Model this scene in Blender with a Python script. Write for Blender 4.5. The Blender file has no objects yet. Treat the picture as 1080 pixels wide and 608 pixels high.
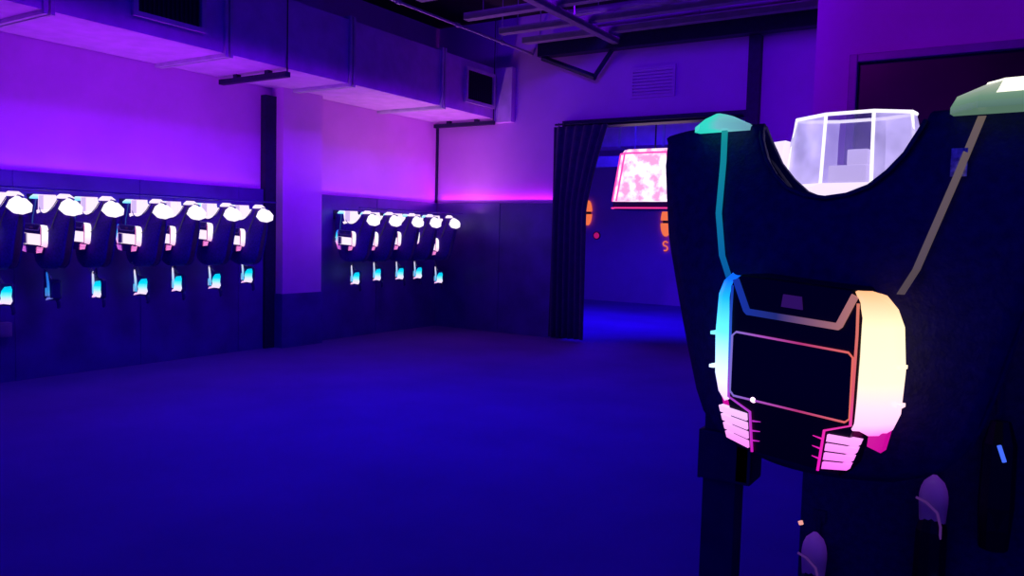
import bpy, bmesh, math, random
from mathutils import Vector, Matrix
random.seed(7)
scene = bpy.context.scene
COL = scene.collection
PI = math.pi

# ------------------------------------------------------------------ materials
def lin(c):
    def f(v):
        v /= 255.0
        return v / 12.92 if v <= 0.04045 else ((v + 0.055) / 1.055) ** 2.4
    return (f(c[0]), f(c[1]), f(c[2]), 1.0)

def newmat(name):
    m = bpy.data.materials.new(name); m.use_nodes = True
    nt = m.node_tree
    for n in list(nt.nodes): nt.nodes.remove(n)
    out = nt.nodes.new('ShaderNodeOutputMaterial')
    return m, nt, out

def surf(name, col, rough=0.6, metal=0.0, noise=0.0, nscale=8.0, bump=0.0, bscale=40.0, spec=0.4, sheen=0.0):
    m, nt, out = newmat(name)
    b = nt.nodes.new('ShaderNodeBsdfPrincipled')
    b.inputs['Roughness'].default_value = rough
    b.inputs['Metallic'].default_value = metal
    b.inputs['Specular IOR Level'].default_value = spec
    if sheen: b.inputs['Sheen Weight'].default_value = sheen
    tc = nt.nodes.new('ShaderNodeTexCoord')
    n = nt.nodes.new('ShaderNodeTexNoise'); n.inputs['Scale'].default_value = nscale
    n.inputs['Detail'].default_value = 5
    nt.links.new(tc.outputs['Object'], n.inputs['Vector'])
    r = nt.nodes.new('ShaderNodeValToRGB')
    lo = [max(0, c * (1 - noise)) for c in col[:3]] + [1]
    hi = [min(1, c * (1 + noise)) for c in col[:3]] + [1]
    r.color_ramp.elements[0].position = 0.3; r.color_ramp.elements[0].color = lo
    r.color_ramp.elements[1].position = 0.7; r.color_ramp.elements[1].color = hi
    nt.links.new(n.outputs['Fac'], r.inputs['Fac'])
    nt.links.new(r.outputs['Color'], b.inputs['Base Color'])
    if bump:
        n2 = nt.nodes.new('ShaderNodeTexNoise'); n2.inputs['Scale'].default_value = bscale
        nt.links.new(tc.outputs['Object'], n2.inputs['Vector'])
        bp = nt.nodes.new('ShaderNodeBump'); bp.inputs['Strength'].default_value = bump
        bp.inputs['Distance'].default_value = 0.01
        nt.links.new(n2.outputs['Fac'], bp.inputs['Height'])
        nt.links.new(bp.outputs['Normal'], b.inputs['Normal'])
    nt.links.new(b.outputs['BSDF'], out.inputs['Surface'])
    return m

def glow(name, stops, strength=1.0, axis=2, lo=0.0, hi=1.0, base=0.02):
    """light emitting plastic; stops = [(pos, srgb)], mapped along a local axis"""
    m, nt, out = newmat(name)
    b = nt.nodes.new('ShaderNodeBsdfPrincipled')
    b.inputs['Base Color'].default_value = (base, base, base, 1)
    b.inputs['Roughness'].default_value = 0.35
    b.inputs['Emission Strength'].default_value = strength
    tc = nt.nodes.new('ShaderNodeTexCoord')
    sp = nt.nodes.new('ShaderNodeSeparateXYZ')
    nt.links.new(tc.outputs['Object'], sp.inputs[0])
    mr = nt.nodes.new('ShaderNodeMapRange')
    mr.inputs['From Min'].default_value = lo; mr.inputs['From Max'].default_value = hi
    nt.links.new(sp.outputs[axis], mr.inputs['Value'])
    r = nt.nodes.new('ShaderNodeValToRGB')
    els = r.color_ramp.elements
    while len(els) < len(stops): els.new(0.5)
    for e, (p, c) in zip(els, sorted(stops)):
        e.position = p; e.color = lin(c)
    nt.links.new(mr.outputs['Result'], r.inputs['Fac'])
    nt.links.new(r.outputs['Color'], b.inputs['Emission Color'])
    nt.links.new(b.outputs['BSDF'], out.inputs['Surface'])
    return m

def flat_glow(name, c, strength=1.0):
    return glow(name, [(0.0, c), (1.0, c)], strength)

def acrylic(name, c, strength, transp):
    m, nt, out = newmat(name)
    tr = nt.nodes.new('ShaderNodeBsdfTransparent'); tr.inputs['Color'].default_value = (0.93, 0.9, 1, 1)
    b = nt.nodes.new('ShaderNodeBsdfPrincipled')
    b.inputs['Base Color'].default_value = (0.5, 0.5, 0.55, 1)
    b.inputs['Roughness'].default_value = 0.15
    tc = nt.nodes.new('ShaderNodeTexCoord')
    n = nt.nodes.new('ShaderNodeTexNoise'); n.inputs['Scale'].default_value = 16; n.inputs['Detail'].default_value = 2
    nt.links.new(tc.outputs['Object'], n.inputs['Vector'])
    mr = nt.nodes.new('ShaderNodeMapRange')
    mr.inputs['From Min'].default_value = 0.3; mr.inputs['From Max'].default_value = 0.7
    mr.inputs['To Min'].default_value = strength * 0.6; mr.inputs['To Max'].default_value = strength * 1.35
    nt.links.new(n.outputs['Fac'], mr.inputs['Value'])
    b.inputs['Emission Color'].default_value = lin(c)
    nt.links.new(mr.outputs['Result'], b.inputs['Emission Strength'])
    mx = nt.nodes.new('ShaderNodeMixShader'); mx.inputs['Fac'].default_value = 1 - transp
    nt.links.new(tr.outputs[0], mx.inputs[1]); nt.links.new(b.outputs[0], mx.inputs[2])
    nt.links.new(mx.outputs[0], out.inputs['Surface'])
    return m

def blotchy_glow(name, c1, c2, s1, s2, scale):
    m, nt, out = newmat(name)
    b = nt.nodes.new('ShaderNodeBsdfPrincipled')
    b.inputs['Base Color'].default_value = (0.1, 0.05, 0.08, 1)
    b.inputs['Roughness'].default_value = 0.3
    tc = nt.nodes.new('ShaderNodeTexCoord')
    n = nt.nodes.new('ShaderNodeTexNoise'); n.inputs['Scale'].default_value = scale; n.inputs['Detail'].default_value = 3
    nt.links.new(tc.outputs['Object'], n.inputs['Vector'])
    r = nt.nodes.new('ShaderNodeValToRGB')
    r.color_ramp.elements[0].position = 0.4; r.color_ramp.elements[0].color = [v * s1 for v in lin(c1)[:3]] + [1]
    r.color_ramp.elements[1].position = 0.56; r.color_ramp.elements[1].color = [v * s2 for v in lin(c2)[:3]] + [1]
    nt.links.new(n.outputs['Fac'], r.inputs['Fac'])
    nt.links.new(r.outputs['Color'], b.inputs['Emission Color'])
    b.inputs['Emission Strength'].default_value = 1.0
    nt.links.new(b.outputs['BSDF'], out.inputs['Surface'])
    return m

def panel_mat(name, col):
    """black wall boarding with faint joints"""
    return surf(name, col, rough=0.38, noise=0.25, nscale=3.0, bump=0.05, bscale=25, spec=0.5)

M = {}
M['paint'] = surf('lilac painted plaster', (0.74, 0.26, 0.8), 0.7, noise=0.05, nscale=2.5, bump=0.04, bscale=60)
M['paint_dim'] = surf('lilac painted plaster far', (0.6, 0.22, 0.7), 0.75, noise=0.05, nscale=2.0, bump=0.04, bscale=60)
M['dado'] = panel_mat('dark violet boarding', (0.085, 0.014, 0.32))
M['carpet'] = surf('dark blue carpet', (0.17, 0.05, 0.38), 0.95, noise=0.12, nscale=1.2, bump=0.15, bscale=220, spec=0.1)
M['ceiling'] = surf('sprayed black ceiling', (0.035, 0.03, 0.04), 0.9, noise=0.3, nscale=2, spec=0.1)
M['duct'] = surf('duct foil board', (0.74, 0.42, 0.8), 0.45, noise=0.12, nscale=5, bump=0.12, bscale=18, spec=0.5)
M['flange'] = surf('galvanised flange', (0.62, 0.62, 0.66), 0.4, noise=0.1, nscale=10, spec=0.5)
M['grille_dark'] = surf('grille interior', (0.03, 0.03, 0.045), 0.7)
M['blackmetal'] = surf('navy black powder coat', (0.012, 0.008, 0.055), 0.5, noise=0.2, nscale=20, spec=0.3)
M['steel'] = surf('painted joist steel', (0.28, 0.25, 0.3), 0.5, noise=0.15, nscale=8)
M['conduit'] = surf('conduit steel', (0.45, 0.42, 0.48), 0.35, noise=0.1, nscale=8)
M['curtain'] = surf('navy black curtain cloth', (0.03, 0.015, 0.09), 0.9, noise=0.2, nscale=12, sheen=0.2)
M['fabric'] = surf('navy black vest nylon', (0.014, 0.009, 0.08), 0.62, noise=0.3, nscale=60, bump=0.25, bscale=140, spec=0.25)
M['lit_row_fabric'] = surf('violet-lit black vest nylon', (0.075, 0.012, 0.36), 0.7, noise=0.3, nscale=60, bump=0.25, bscale=140, spec=0.2)  # same vest nylon, lightened to violet in place of glow and haze
M['lit_row_plastic'] = surf('violet-lit black plastic', (0.04, 0.012, 0.16), 0.4, spec=0.3)  # lighter copy of the black plastic, violet light put into its colour
M['plastic'] = surf('black moulded plastic', (0.006, 0.006, 0.008), 0.35, noise=0.1, nscale=20, spec=0.3)
M['glass_dark'] = surf('dark window glass', (0.06, 0.004, 0.03), 0.3, noise=0.6, nscale=0.9, spec=0.2)
M['frame'] = surf('window frame paint', (0.3, 0.15, 0.42), 0.35, noise=0.1, nscale=10)
M['screen'] = surf('dark display glass', (0.006, 0.005, 0.008), 0.15, spec=0.3)
M['box'] = surf('grey outlet plastic', (0.3, 0.28, 0.33), 0.5, noise=0.05)
M['lavcap'] = glow('lavender pistol cap', [(0.0, (30, 8, 60)), (0.45, (70, 24, 120)), (1.0, (118, 42, 190))], 0.8, 2, 0.0, 0.13, base=0.3)
M['lavguard'] = flat_glow('dim lavender guard', (96, 48, 140), 0.5)
M['whitebadge'] = surf('silver woven badge', (0.7, 0.7, 0.75), 0.4, noise=0.9, nscale=90, spec=0.5)

# ------------------------------------------------------------------ mesh helpers
class MB:
    def __init__(s): s.bm = bmesh.new()
    def box(s, lo, hi, bevel=0.0, mtx=None):
        vs = [s.bm.verts.new((x, y, z)) for x in (lo[0], hi[0]) for y in (lo[1], hi[1]) for z in (lo[2], hi[2])]
        fs = [(0, 1, 3, 2), (4, 6, 7, 5), (0, 4, 5, 1), (2, 3, 7, 6), (0, 2, 6, 4), (1, 5, 7, 3)]
        faces = [s.bm.faces.new([vs[i] for i in f]) for f in fs]
        if mtx is not None:
            for v in vs: v.co = mtx @ v.co
        if bevel > 0:
            es = list({e for f in faces for e in f.edges})
            bmesh.ops.bevel(s.bm, geom=es, offset=bevel, segments=2, affect='EDGES', profile=0.7)
        return s
    def tube(s, pts, r, seg=8, closed=False, caps=True):
        pts = [Vector(p) for p in pts]; n = len(pts)
        rs = r if isinstance(r, (list, tuple)) else [r] * n
        rings = []; up = Vector((0, 0, 1)); prev = None
        for i, p in enumerate(pts):
            if closed: t = pts[(i + 1) % n] - pts[i - 1]
            else: t = pts[min(i + 1, n - 1)] - pts[max(i - 1, 0)]
            if t.length < 1e-9: t = Vector((0, 0, 1))
            t.normalize()
            if prev is None:
                a = up if abs(t.z) < 0.9 else Vector((1, 0, 0))
                nrm = t.cross(a).normalized()
            else:
                nrm = (prev - t * prev.dot(t))
                nrm = nrm.normalized() if nrm.length > 1e-6 else t.cross(up).normalized()
            prev = nrm; b = t.cross(nrm)
            rings.append([s.bm.verts.new(p + (nrm * math.cos(2 * PI * k / seg) + b * math.sin(2 * PI * k / seg)) * rs[i]) for k in range(seg)])
        m = n if closed else n - 1
        for i in range(m):
            A, B = rings[i], rings[(i + 1) % n]
            for k in range(seg):
                s.bm.faces.new((A[k], A[(k + 1) % seg], B[(k + 1) % seg], B[k]))
        if caps and not closed:
            s.bm.faces.new(list(reversed(rings[0]))); s.bm.faces.new(rings[-1])
        return s
    def loft(s, loops, cap0=True, cap1=True):
        R = [[s.bm.verts.new(p) for p in L] for L in loops]
        n = len(R[0])
        for A, B in zip(R, R[1:]):
            for k in range(n):
                s.bm.faces.new((A[k], A[(k + 1) % n], B[(k + 1) % n], B[k]))
        if cap0: s.bm.faces.new(list(reversed(R[0])))
        if cap1: s.bm.faces.new(R[-1])
        return s
    def grid(s, rows):
        R = [[s.bm.verts.new(p) for p in L] for L in rows]
        for A, B in zip(R, R[1:]):
            for k in range(len(A) - 1):
                s.bm.faces.new((A[k], A[k + 1], B[k + 1], B[k]))
        return s
    def build(s, name, mat, parent=None, smooth=False, solid=0.0, bevel=0.0, weld=False, angle=None):
        if weld: bmesh.ops.remove_doubles(s.bm, verts=s.bm.verts, dist=1e-4)
        bmesh.ops.recalc_face_normals(s.bm, faces=s.bm.faces)
        if solid:
            geom = bmesh.ops.solidify(s.bm, geom=list(s.bm.faces), thickness=solid)
            bmesh.ops.recalc_face_normals(s.bm, faces=s.bm.faces)
        me = bpy.data.meshes.new(name); s.bm.to_mesh(me); s.bm.free()
        me.materials.append(mat)
        if smooth:
            for p in me.polygons: p.use_smooth = True
        o = bpy.data.objects.new(name, me); COL.objects.link(o)
        if parent is not None: o.parent = parent
        if bevel:
            b = o.modifiers.new('bevel', 'BEVEL'); b.width = bevel; b.segments = 2; b.limit_method = 'ANGLE'
        return o

def empty(name, label, cat, loc=(0, 0, 0), rz=0.0, group=None):
    o = bpy.data.objects.new(name, None); COL.objects.link(o)
    o.empty_display_size = 0.1
    o.location = loc; o.rotation_euler = (0, 0, rz)
    tag(o, label, cat, group); return o

def tag(o, label, cat, group=None):
    o['label'] = label; o['category'] = cat
    if group: o['group'] = group
    return o

def struct(o):
    o['kind'] = 'structure'; return o

def copy_tree(o, parent=None):
    c = o.copy(); COL.objects.link(c)
    if parent is not None: c.parent = parent
    for ch in [x for x in bpy.data.objects if x.parent == o]:
        copy_tree(ch, c)
    return c

# ------------------------------------------------------------------ camera
CAM_H = 1.45; F_PX = 840.6
yaw, pitch, roll = math.radians(-32.63), math.radians(-3.86), math.radians(1.468)
fw = Vector((math.sin(yaw) * math.cos(pitch), math.cos(yaw) * math.cos(pitch), math.sin(pitch)))
r0 = Vector((math.cos(yaw), -math.sin(yaw), 0)); u0 = r0.cross(fw)
rt = r0 * math.cos(roll) + u0 * math.sin(roll); up = -r0 * math.sin(roll) + u0 * math.cos(roll)
cd = bpy.data.cameras.new('camera'); cam = bpy.data.objects.new('camera', cd); COL.objects.link(cam)
mw = Matrix(((rt.x, up.x, -fw.x, 0), (rt.y, up.y, -fw.y, 0), (rt.z, up.z, -fw.z, CAM_H), (0, 0, 0, 1)))
cam.matrix_world = mw
cd.sensor_width = 36; cd.lens = F_PX * 36 / 1080; cd.clip_start = 0.05
scene.camera = cam

# ------------------------------------------------------------------ room shell
XL, YF, ZC = -7.71, 9.80, 4.55      # left wall, far wall, ceiling slab
MB().box((-13, -3.5, -0.12), (6, 17.2, 0.0)).build('floor', M['carpet'])
struct(bpy.data.objects['floor'])
struct(MB().box((-13, -3.5, ZC), (6, 17.2, ZC + 0.1)).build('ceiling', M['ceiling']))
struct(MB().box((XL - 0.15, -3.5, 0.0), (XL, YF, ZC)).build('wall_left', M['paint']))
DX0, DX1, DZ = -5.46, -2.88, 3.0    # doorway
w = MB()
w.box((XL, YF, 0), (DX0, YF + 0.15, ZC)); w.box((DX0, YF, DZ), (DX1, YF + 0.15, ZC)); w.box((DX1, YF, 0), (3.5, YF + 0.15, ZC))
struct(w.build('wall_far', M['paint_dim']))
# right wall: projecting room with a dark window
WX, WY = -1.44, 6.5
w = MB()
WIN = (-1.19, 1.9, 0.95, 2.86)       # x0,x1,z0,z1
w.box((WX, WY, 0), (WIN[0], WY + 0.14, ZC)); w.box((WIN[0], WY, WIN[3]), (WIN[1], WY + 0.14, ZC))
w.box((WIN[0], WY, 0), (WIN[1], WY + 0.14, WIN[2])); w.box((WIN[1], WY, 0), (4.5, WY + 0.14, ZC))
w.box((WX, WY + 0.14, 0), (WX + 0.14, YF, ZC))
struct(w.build('wall_right', M['paint']))
win = bpy.data.objects.new('window_1', None); COL.objects.link(win); struct(win)
win.location = (WIN[0], WY, WIN[2])
W_, H_ = WIN[1] - WIN[0], WIN[3] - WIN[2]
f = MB()
t = 0.06
f.box((0, -0.03, 0), (t, 0.09, H_), 0.008); f.box((W_ - t, -0.03, 0), (W_, 0.09, H_), 0.008)
f.box((t, -0.03, H_ - t), (W_ - t, 0.09, H_), 0.008); f.box((t, -0.03, 0), (W_ - t, 0.09, t), 0.008)
f.build('window_frame', M['frame'], win)
MB().box((t, 0.03, t), (W_ - t, 0.05, H_ - t)).build('window_pane', M['glass_dark'], win)

# dark boarding (dado) with a cove ledge
DT = 0.055; DH = 1.9
def dado(name, lo, hi, joints, axis):
    m = MB(); m.box(lo, hi, 0.006)
    for j in joints:
        if axis == 'y': m.box((hi[0], j - 0.02, lo[2]), (hi[0] + 0.008, j + 0.02, hi[2]))
        else: m.box((j - 0.02, lo[1] - 0.008, lo[2]), (j + 0.02, lo[1], hi[2]))
    return struct(m.build(name, M['dado']))
dado('trim_1', (XL, 0.0, 0), (XL + DT, 6.42, DH + 0.01), [1.2, 2.42, 3.64, 4.86, 6.08], 'y')
dado('trim_2', (XL, 7.2, 0), (XL + DT, YF, DH), [8.42], 'y')
dado('trim_3', (XL + DT, YF - DT, 0), (DX0 + 0.02, YF, DH), [-6.5], 'x')
# column
CX = 0.21
m = MB(); m.box((XL, 6.58, 0), (XL + CX, 7.21, ZC), 0.006)
struct(m.build('wall_column', M['paint']))
m = MB(); m.box((XL + DT, 6.565, 0), (XL + CX + 0.015, 7.225, 0.66), 0.004)
struct(m.build('baseboard_column', M['dado']))
# black upright beside the column, thin black corner trim, post by doorway
struct(MB().box((XL, 6.42, 0), (XL + 0.09, 6.58, 3.02), 0.004).build('trim_4', M['blackmetal']))
struct(MB().box((XL, YF - 0.035, DH), (XL + 0.03, YF, 3.1)).build('trim_5', M['blackmetal']))
struct(MB().box((-2.92, YF - 0.12, 0), (-2.78, YF, 3.9), 0.004).build('trim_6', M['blackmetal']))
# doorway frame
d = MB()
d.box((DX0 - 0.02, YF - 0.06, DZ - 0.06), (-2.92, YF + 0.16, DZ + 0.03), 0.004)
d.box((DX0 - 0.02, YF - 0.03, 0), (DX0 + 0.05, YF + 0.16, DZ - 0.06), 0.004)
struct(d.build('door_1', M['blackmetal']))
# room beyond
w = MB()
w.box((-10.5, 16.3, 0), (3, 16.45, ZC)); w.box((-10.65, YF + 0.15, 0), (-10.5, 16.45, ZC))
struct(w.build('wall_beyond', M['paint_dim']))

# ------------------------------------------------------------------ air duct
DXo, DZb, DZt = -6.6, 3.12, 3.84
duct = empty('air_duct', 'large square metal air duct along top of left wall', 'air duct', (XL, 0.5, DZb))
def D(p): return (p[0] - XL, p[1] - 0.5, p[2] - DZb)
def dbox(m, lo, hi, b=0.0): m.box(D(lo), D(hi), b)
joints = [1.71, 3.40, 5.09, 6.77, 8.47]
ys = [0.5] + joints + [9.74]
for a, b in zip(ys, ys[1:]):
    m = MB(); dbox(m, (XL + 0.01, a + 0.004, DZb), (DXo, b - 0.004, DZt), 0.008); m.build('duct_section', M['duct'], duct)
for j in joints:
    m = MB()
    for k in (-0.045, 0.01):
        dbox(m, (XL + 0.01, j + k, DZb - 0.035), (DXo + 0.035, j + k + 0.032, DZb))
        dbox(m, (DXo, j + k, DZb), (DXo + 0.035, j + k + 0.032, DZt))
        dbox(m, (XL + 0.01, j + k, DZt), (DXo + 0.035, j + k + 0.032, DZt + 0.035))
    m.build('flange', M['flange'], duct)
for a, b in ((4.10, 4.82), (8.95, 9.66)):
    g = MB(); z0, z1, tt = 3.25, 3.74, 0.045
    dbox(g, (DXo, a, z0), (DXo + 0.05, b, z0 + tt), 0.004); dbox(g, (DXo, a, z1 - tt), (DXo + 0.05, b, z1), 0.004)
    dbox(g, (DXo, a, z0 + tt), (DXo + 0.05, a + tt, z1 - tt), 0.004); dbox(g, (DXo, b - tt, z0 + tt), (DXo + 0.05, b, z1 - tt), 0.004)
    fr = g.build('grille', M['flange'], duct)
    s = MB()
    dbox(s, (DXo, a + tt, z0 + tt), (DXo + 0.006, b - tt, z1 - tt))
    n = 14
    for k in range(n):
        y = a + tt + (b - a - 2 * tt) * (k + 0.5) / n
        dbox(s, (DXo + 0.006, y - 0.006, z0 + tt), (DXo + 0.03, y + 0.002, z1 - tt))
    s.build('grille_blades', M['grille_dark'], fr)
for y in (5.82, 9.66):
    m = MB()
    dbox(m, (XL + 0.06, y - 0.035, DZb - 0.09), (DXo + 0.03, y + 0.035, DZb - 0.036), 0.004)
    m.tube([D((DXo + 0.02, y, DZb - 0.06)), D((DXo + 0.02, y, ZC))], 0.007, 6)
    dbox(m, (XL + 0.3, y - 0.03, DZb - 0.036), (XL + 0.36, y + 0.03, DZb))
    dbox(m, (DXo - 0.3, y - 0.03, DZb - 0.036), (DXo - 0.24, y + 0.03, DZb))
    m.build('hanger_bar', M['blackmetal'], duct)
# end cap collar against far wall
m = MB(); dbox(m, (DXo, 9.70, DZb - 0.06), (DXo + 0.3, YF, DZt), 0.01); m.build('end_collar', M['duct'], duct)

# ------------------------------------------------------------------ ceiling steel
joist_labels = {6.15: 'steel ceiling joist nearest the camera, above the duct flanges',
                7.05: 'steel ceiling joist with bright end, second back from the camera',
                7.95: 'steel ceiling joist in the middle of the run of joists',
                8.72: 'steel ceiling joist second from the far wall beam',
                9.28: 'steel ceiling joist just in front of the black wall beam'}
for y, lab in joist_labels.items():
    m = MB()
    x0, x1 = -5.85, -1.5
    m.box((x0, y - 0.055, 4.02), (x1, y + 0.055, 4.032)); m.box((x0, y - 0.055, 4.032), (x1, y - 0.043, 4.085)); m.box((x0, y - 0.055, 4.085), (x1, y + 0.055, 4.097))
    for xr in (-5.6, -3.4, -1.9): m.tube([(xr, y, 4.09), (xr, y, ZC)], 0.006, 6)
    tag(m.build('ceiling_joist', M['steel']), lab, 'joist', 'ceiling joists')
m = MB(); m.box((-5.8, 9.55, 3.9), (-1.46, 9.72, 4.1), 0.006)
tag(m.build('steel_beam', M['blackmetal']), 'black steel beam running along the top of the far wall', 'beam')
m = MB(); m.tube([(-6.02, 2.0, 4.0), (-6.02, 9.78, 4.0)], 0.018, 8)
for y in (6.9, 8.0, 9.0): m.tube([(-6.02, y - 0.03, 4.0), (-6.02, y + 0.03, 4.0)], 0.03, 8)
for y in (6.9, 9.0): m.tube([(-6.02, y, 4.0), (-6.02, y, ZC)], 0.006, 6)
tag(m.build('conduit', M['conduit']), 'thin metal conduit running along the ceiling beside the big duct', 'pipe')
m = MB(); m.box((-4.66, 3.0, 3.945), (-4.56, 9.55, 4.021), 0.01)
for y in (4.5, 8.4): m.tube([(-4.61, y, 4.02), (-4.61, y, ZC)], 0.008, 6)
tag(m.build('cable_tray', M['steel']), 'long purple-lit rail crossing under the ceiling joists to far beam', 'rail')
m = MB()
m.tube([(-5.75, 9.62, 3.89), (-4.93, 9.62, 3.56)], 0.045, 6); m.tube([(-4.95, 9.62, 3.56), (-4.70, 9.62, 3.89)], 0.03, 6)
tag(m.build('beam_brace', M['blackmetal']), 'black V-shaped brace hanging under the far wall beam', 'brace')
m = MB(); m.tube([(-5.0, 9.0, 4.25), (-1.7, 9.0, 4.25)], 0.05, 10)
m.tube([(-1.75, 9.0, 4.25), (-1.66, 9.0, 4.25)], 0.075, 10)
for x in (-4.6, -2.2): m.tube([(x, 9.0, 4.25), (x, 9.0, ZC)], 0.006, 6)
tag(m.build('ceiling_pipe', M['steel']), 'round ceiling pipe with capped right end above the far beam', 'pipe')
m = MB(); m.tube([(-4.0, 8.0, 4.0), (-4.0, 8.0, ZC)], 0.008, 6)
lamp = empty('ceiling_spotlight', 'small blue-lit spotlight hanging between the ceiling joists', 'lamp', (-3.55, 8.35, 4.1))
MB().tube([(0, 0, 0.12), (0, 0, ZC - 4.1)], 0.008, 6).build('stem', M['blackmetal'], lamp)
MB().tube([(0, 0, -0.02), (0, 0, 0.0), (0, 0, 0.11), (0, 0, 0.13)], [0.055, 0.06, 0.05, 0.02], 12).build('housing', M['blackmetal'], lamp)
MB().tube([(0, 0, -0.024), (0, 0, -0.018)], 0.05, 12).build('lens', flat_glow('blue lens', (30, 30, 220), 0.7), lamp)

# ------------------------------------------------------------------ far wall vent, wall bits
v = empty('wall_vent', 'louvred vent high on far wall above the doorway', 'vent', (-4.18, YF, 3.27))
g = MB(); hw, hh = 0.31, 0.40
g.box((-hw, -0.03, 0), (hw, 0, 0.035)); g.box((-hw, -0.03, hh - 0.035), (hw, 0, hh))
g.box((-hw, -0.03, 0.035), (-hw + 0.035, 0, hh - 0.035)); g.box((hw - 0.035, -0.03, 0.035), (hw, 0, hh - 0.035))
g.build('vent_frame', M['paint_dim'], v)
g = MB()
for k in range(8):
    z = 0.05 + k * 0.042
    g.box((-hw + 0.035, -0.022, z), (hw - 0.035, -0.012, z + 0.026), mtx=Matrix.Translation((0, -0.015, z)) @ Matrix.Rotation(0.5, 4, 'X') @ Matrix.Translation((0, 0.015, -z)))
g.build('louvres', M['paint_dim'], v)
b = empty('outlet_box', 'small violet wall box low on the boarding at left edge', 'box', (XL + DT, 3.42, 0.42))
MB().box((0, -0.1, 0), (0.08, 0.14, 0.13), 0.01).build('box_body', M['box'], b)
MB().box((0.08, -0.08, 0.02), (0.086, 0.12, 0.11), 0.002).build('box_cover', M['box'], b)

# ------------------------------------------------------------------ doorway curtain
cur = empty('door_curtain', 'black gathered curtain drawn to left side of doorway', 'curtain', (DX0, YF - 0.1, 0))
rows = []
NZ, NX = 28, 40
for i in range(NZ + 1):
    z = 0.03 + (DZ - 0.09) * i / NZ
    tz = i / NZ
    k = max(0.0, (tz - 0.6) / 0.4)
    wid = 0.52 + 0.03 * (1 - tz) + 0.30 * k ** 1.3
    row = []
    for j in range(NX + 1):
        u = j / NX
        amp = 0.035 + 0.012 * math.sin(3 * tz + u * 4)
        row.append((-0.10 + wid * u, -0.05 + amp * math.sin(u * PI * 2 * 6 + 0.6 * math.sin(tz * 3)), z))
    rows.append(row)
MB().grid(rows).build('cloth', M['curtain'], cur, smooth=True, solid=0.006)
m = MB(); m.tube([(-0.08, -0.05, DZ - 0.03), (2.5, -0.05, DZ - 0.03)], 0.014, 8); m.build('curtain_rod', M['blackmetal'], cur)
for k in range(7):
    m = MB(); c = Vector((-0.02 + k * 0.09, -0.05, DZ - 0.035)); m.tube([c + Vector((0, 0.022 * math.cos(a), 0.022 * math.sin(a))) for a in [2 * PI * q / 12 for q in range(12)]], 0.004, 5, closed=True)
    m.build('curtain_ring', M['blackmetal'], cur)

# ------------------------------------------------------------------ room beyond: things
sc = empty('hanging_lamp', 'glowing pink-white faceted lamp shade seen through the doorway', 'lamp', (-4.62, 11.0, 1.85))
def ring(wx, wy, ch, z): return [(wx - ch, -wy, z), (wx, -wy + ch, z), (wx, wy - ch, z), (wx - ch, wy, z), (-wx + ch, wy, z), (-wx, wy - ch, z), (-wx, -wy + ch, z), (-wx + ch, -wy, z)]
M['pinkshade'] = blotchy_glow('pink lit shade', (255, 165, 220), (255, 236, 250), 1.1, 1.35, 7)
MB().loft([ring(0.52, 0.40, 0.12, 0.12), ring(0.50, 0.39, 0.12, 0.25), ring(0.47, 0.36, 0.12, 0.5), ring(0.44, 0.34, 0.12, 0.80), ring(0.40, 0.3, 0.11, 0.87)]).build('shade', M['pinkshade'], sc)
m = MB()
top = ring(0.445, 0.345, 0.12, 0.80); bot = ring(0.525, 0.405, 0.12, 0.12)
for a, b2 in zip(top, bot): m.tube([a, b2], 0.013, 6)
m.tube([Vector(p) for p in ring(0.445, 0.345, 0.12, 0.81)], 0.014, 6, closed=True)
m.build('shade_ribs', flat_glow('hot pink rib', (255, 70, 170), 1.3), sc)
MB().loft([ring(0.50, 0.385, 0.12, 0.0), ring(0.515, 0.4, 0.12, 0.03), ring(0.515, 0.4, 0.12, 0.11)]).build('lower_rim', surf('dark magenta rim', (0.12, 0.02, 0.07), 0.4), sc)
m = MB(); m.tube([Vector(p) for p in ring(0.53, 0.41, 0.12, 0.022)], 0.012, 6, closed=True)
m.build('rim_line', flat_glow('pink rim line', (255, 60, 160), 1.0), sc)
MB().tube([(0, 0, 0.87), (0, 0, ZC - 1.85)], 0.012, 8).build('stem', M['blackmetal'], sc)

M['orange'] = flat_glow('orange neon', (255, 120, 70), 0.9)
def leaf(name, x, z, h, wd, label, letter=False):
    e = empty(name, label, 'sign', (x, 16.3, z))
    MB().loft([[(wd * .7 * math.cos(a), -0.012, h * 0.4 * math.sin(a)) for a in [2 * PI * k / 20 for k in range(20)]],
               [(wd * .7 * math.cos(a), 0.0, h * 0.4 * math.sin(a)) for a in [2 * PI * k / 20 for k in range(20)]]]).build('backplate', M['blackmetal'], e)
    for sgn in (1, -1):
        g = MB(); L = []
        for k in range(9):
            q = k / 8; zz = sgn * (0.03 + q * (h / 2 - 0.03))
            ww = wd * math.sqrt(max(0.02, 1 - (q * 0.98) ** 2))
            L.append([(-ww, -0.05, zz), (ww, -0.05, zz), (ww, -0.01, zz), (-ww, -0.01, zz)])
        g.loft(L); g.build('neon_half', M['orange'], e)
    return e
leaf('oval_sign', -8.42, 1.98, 0.56, 0.10, 'orange glowing oval sign beside the curtain edge')
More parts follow.
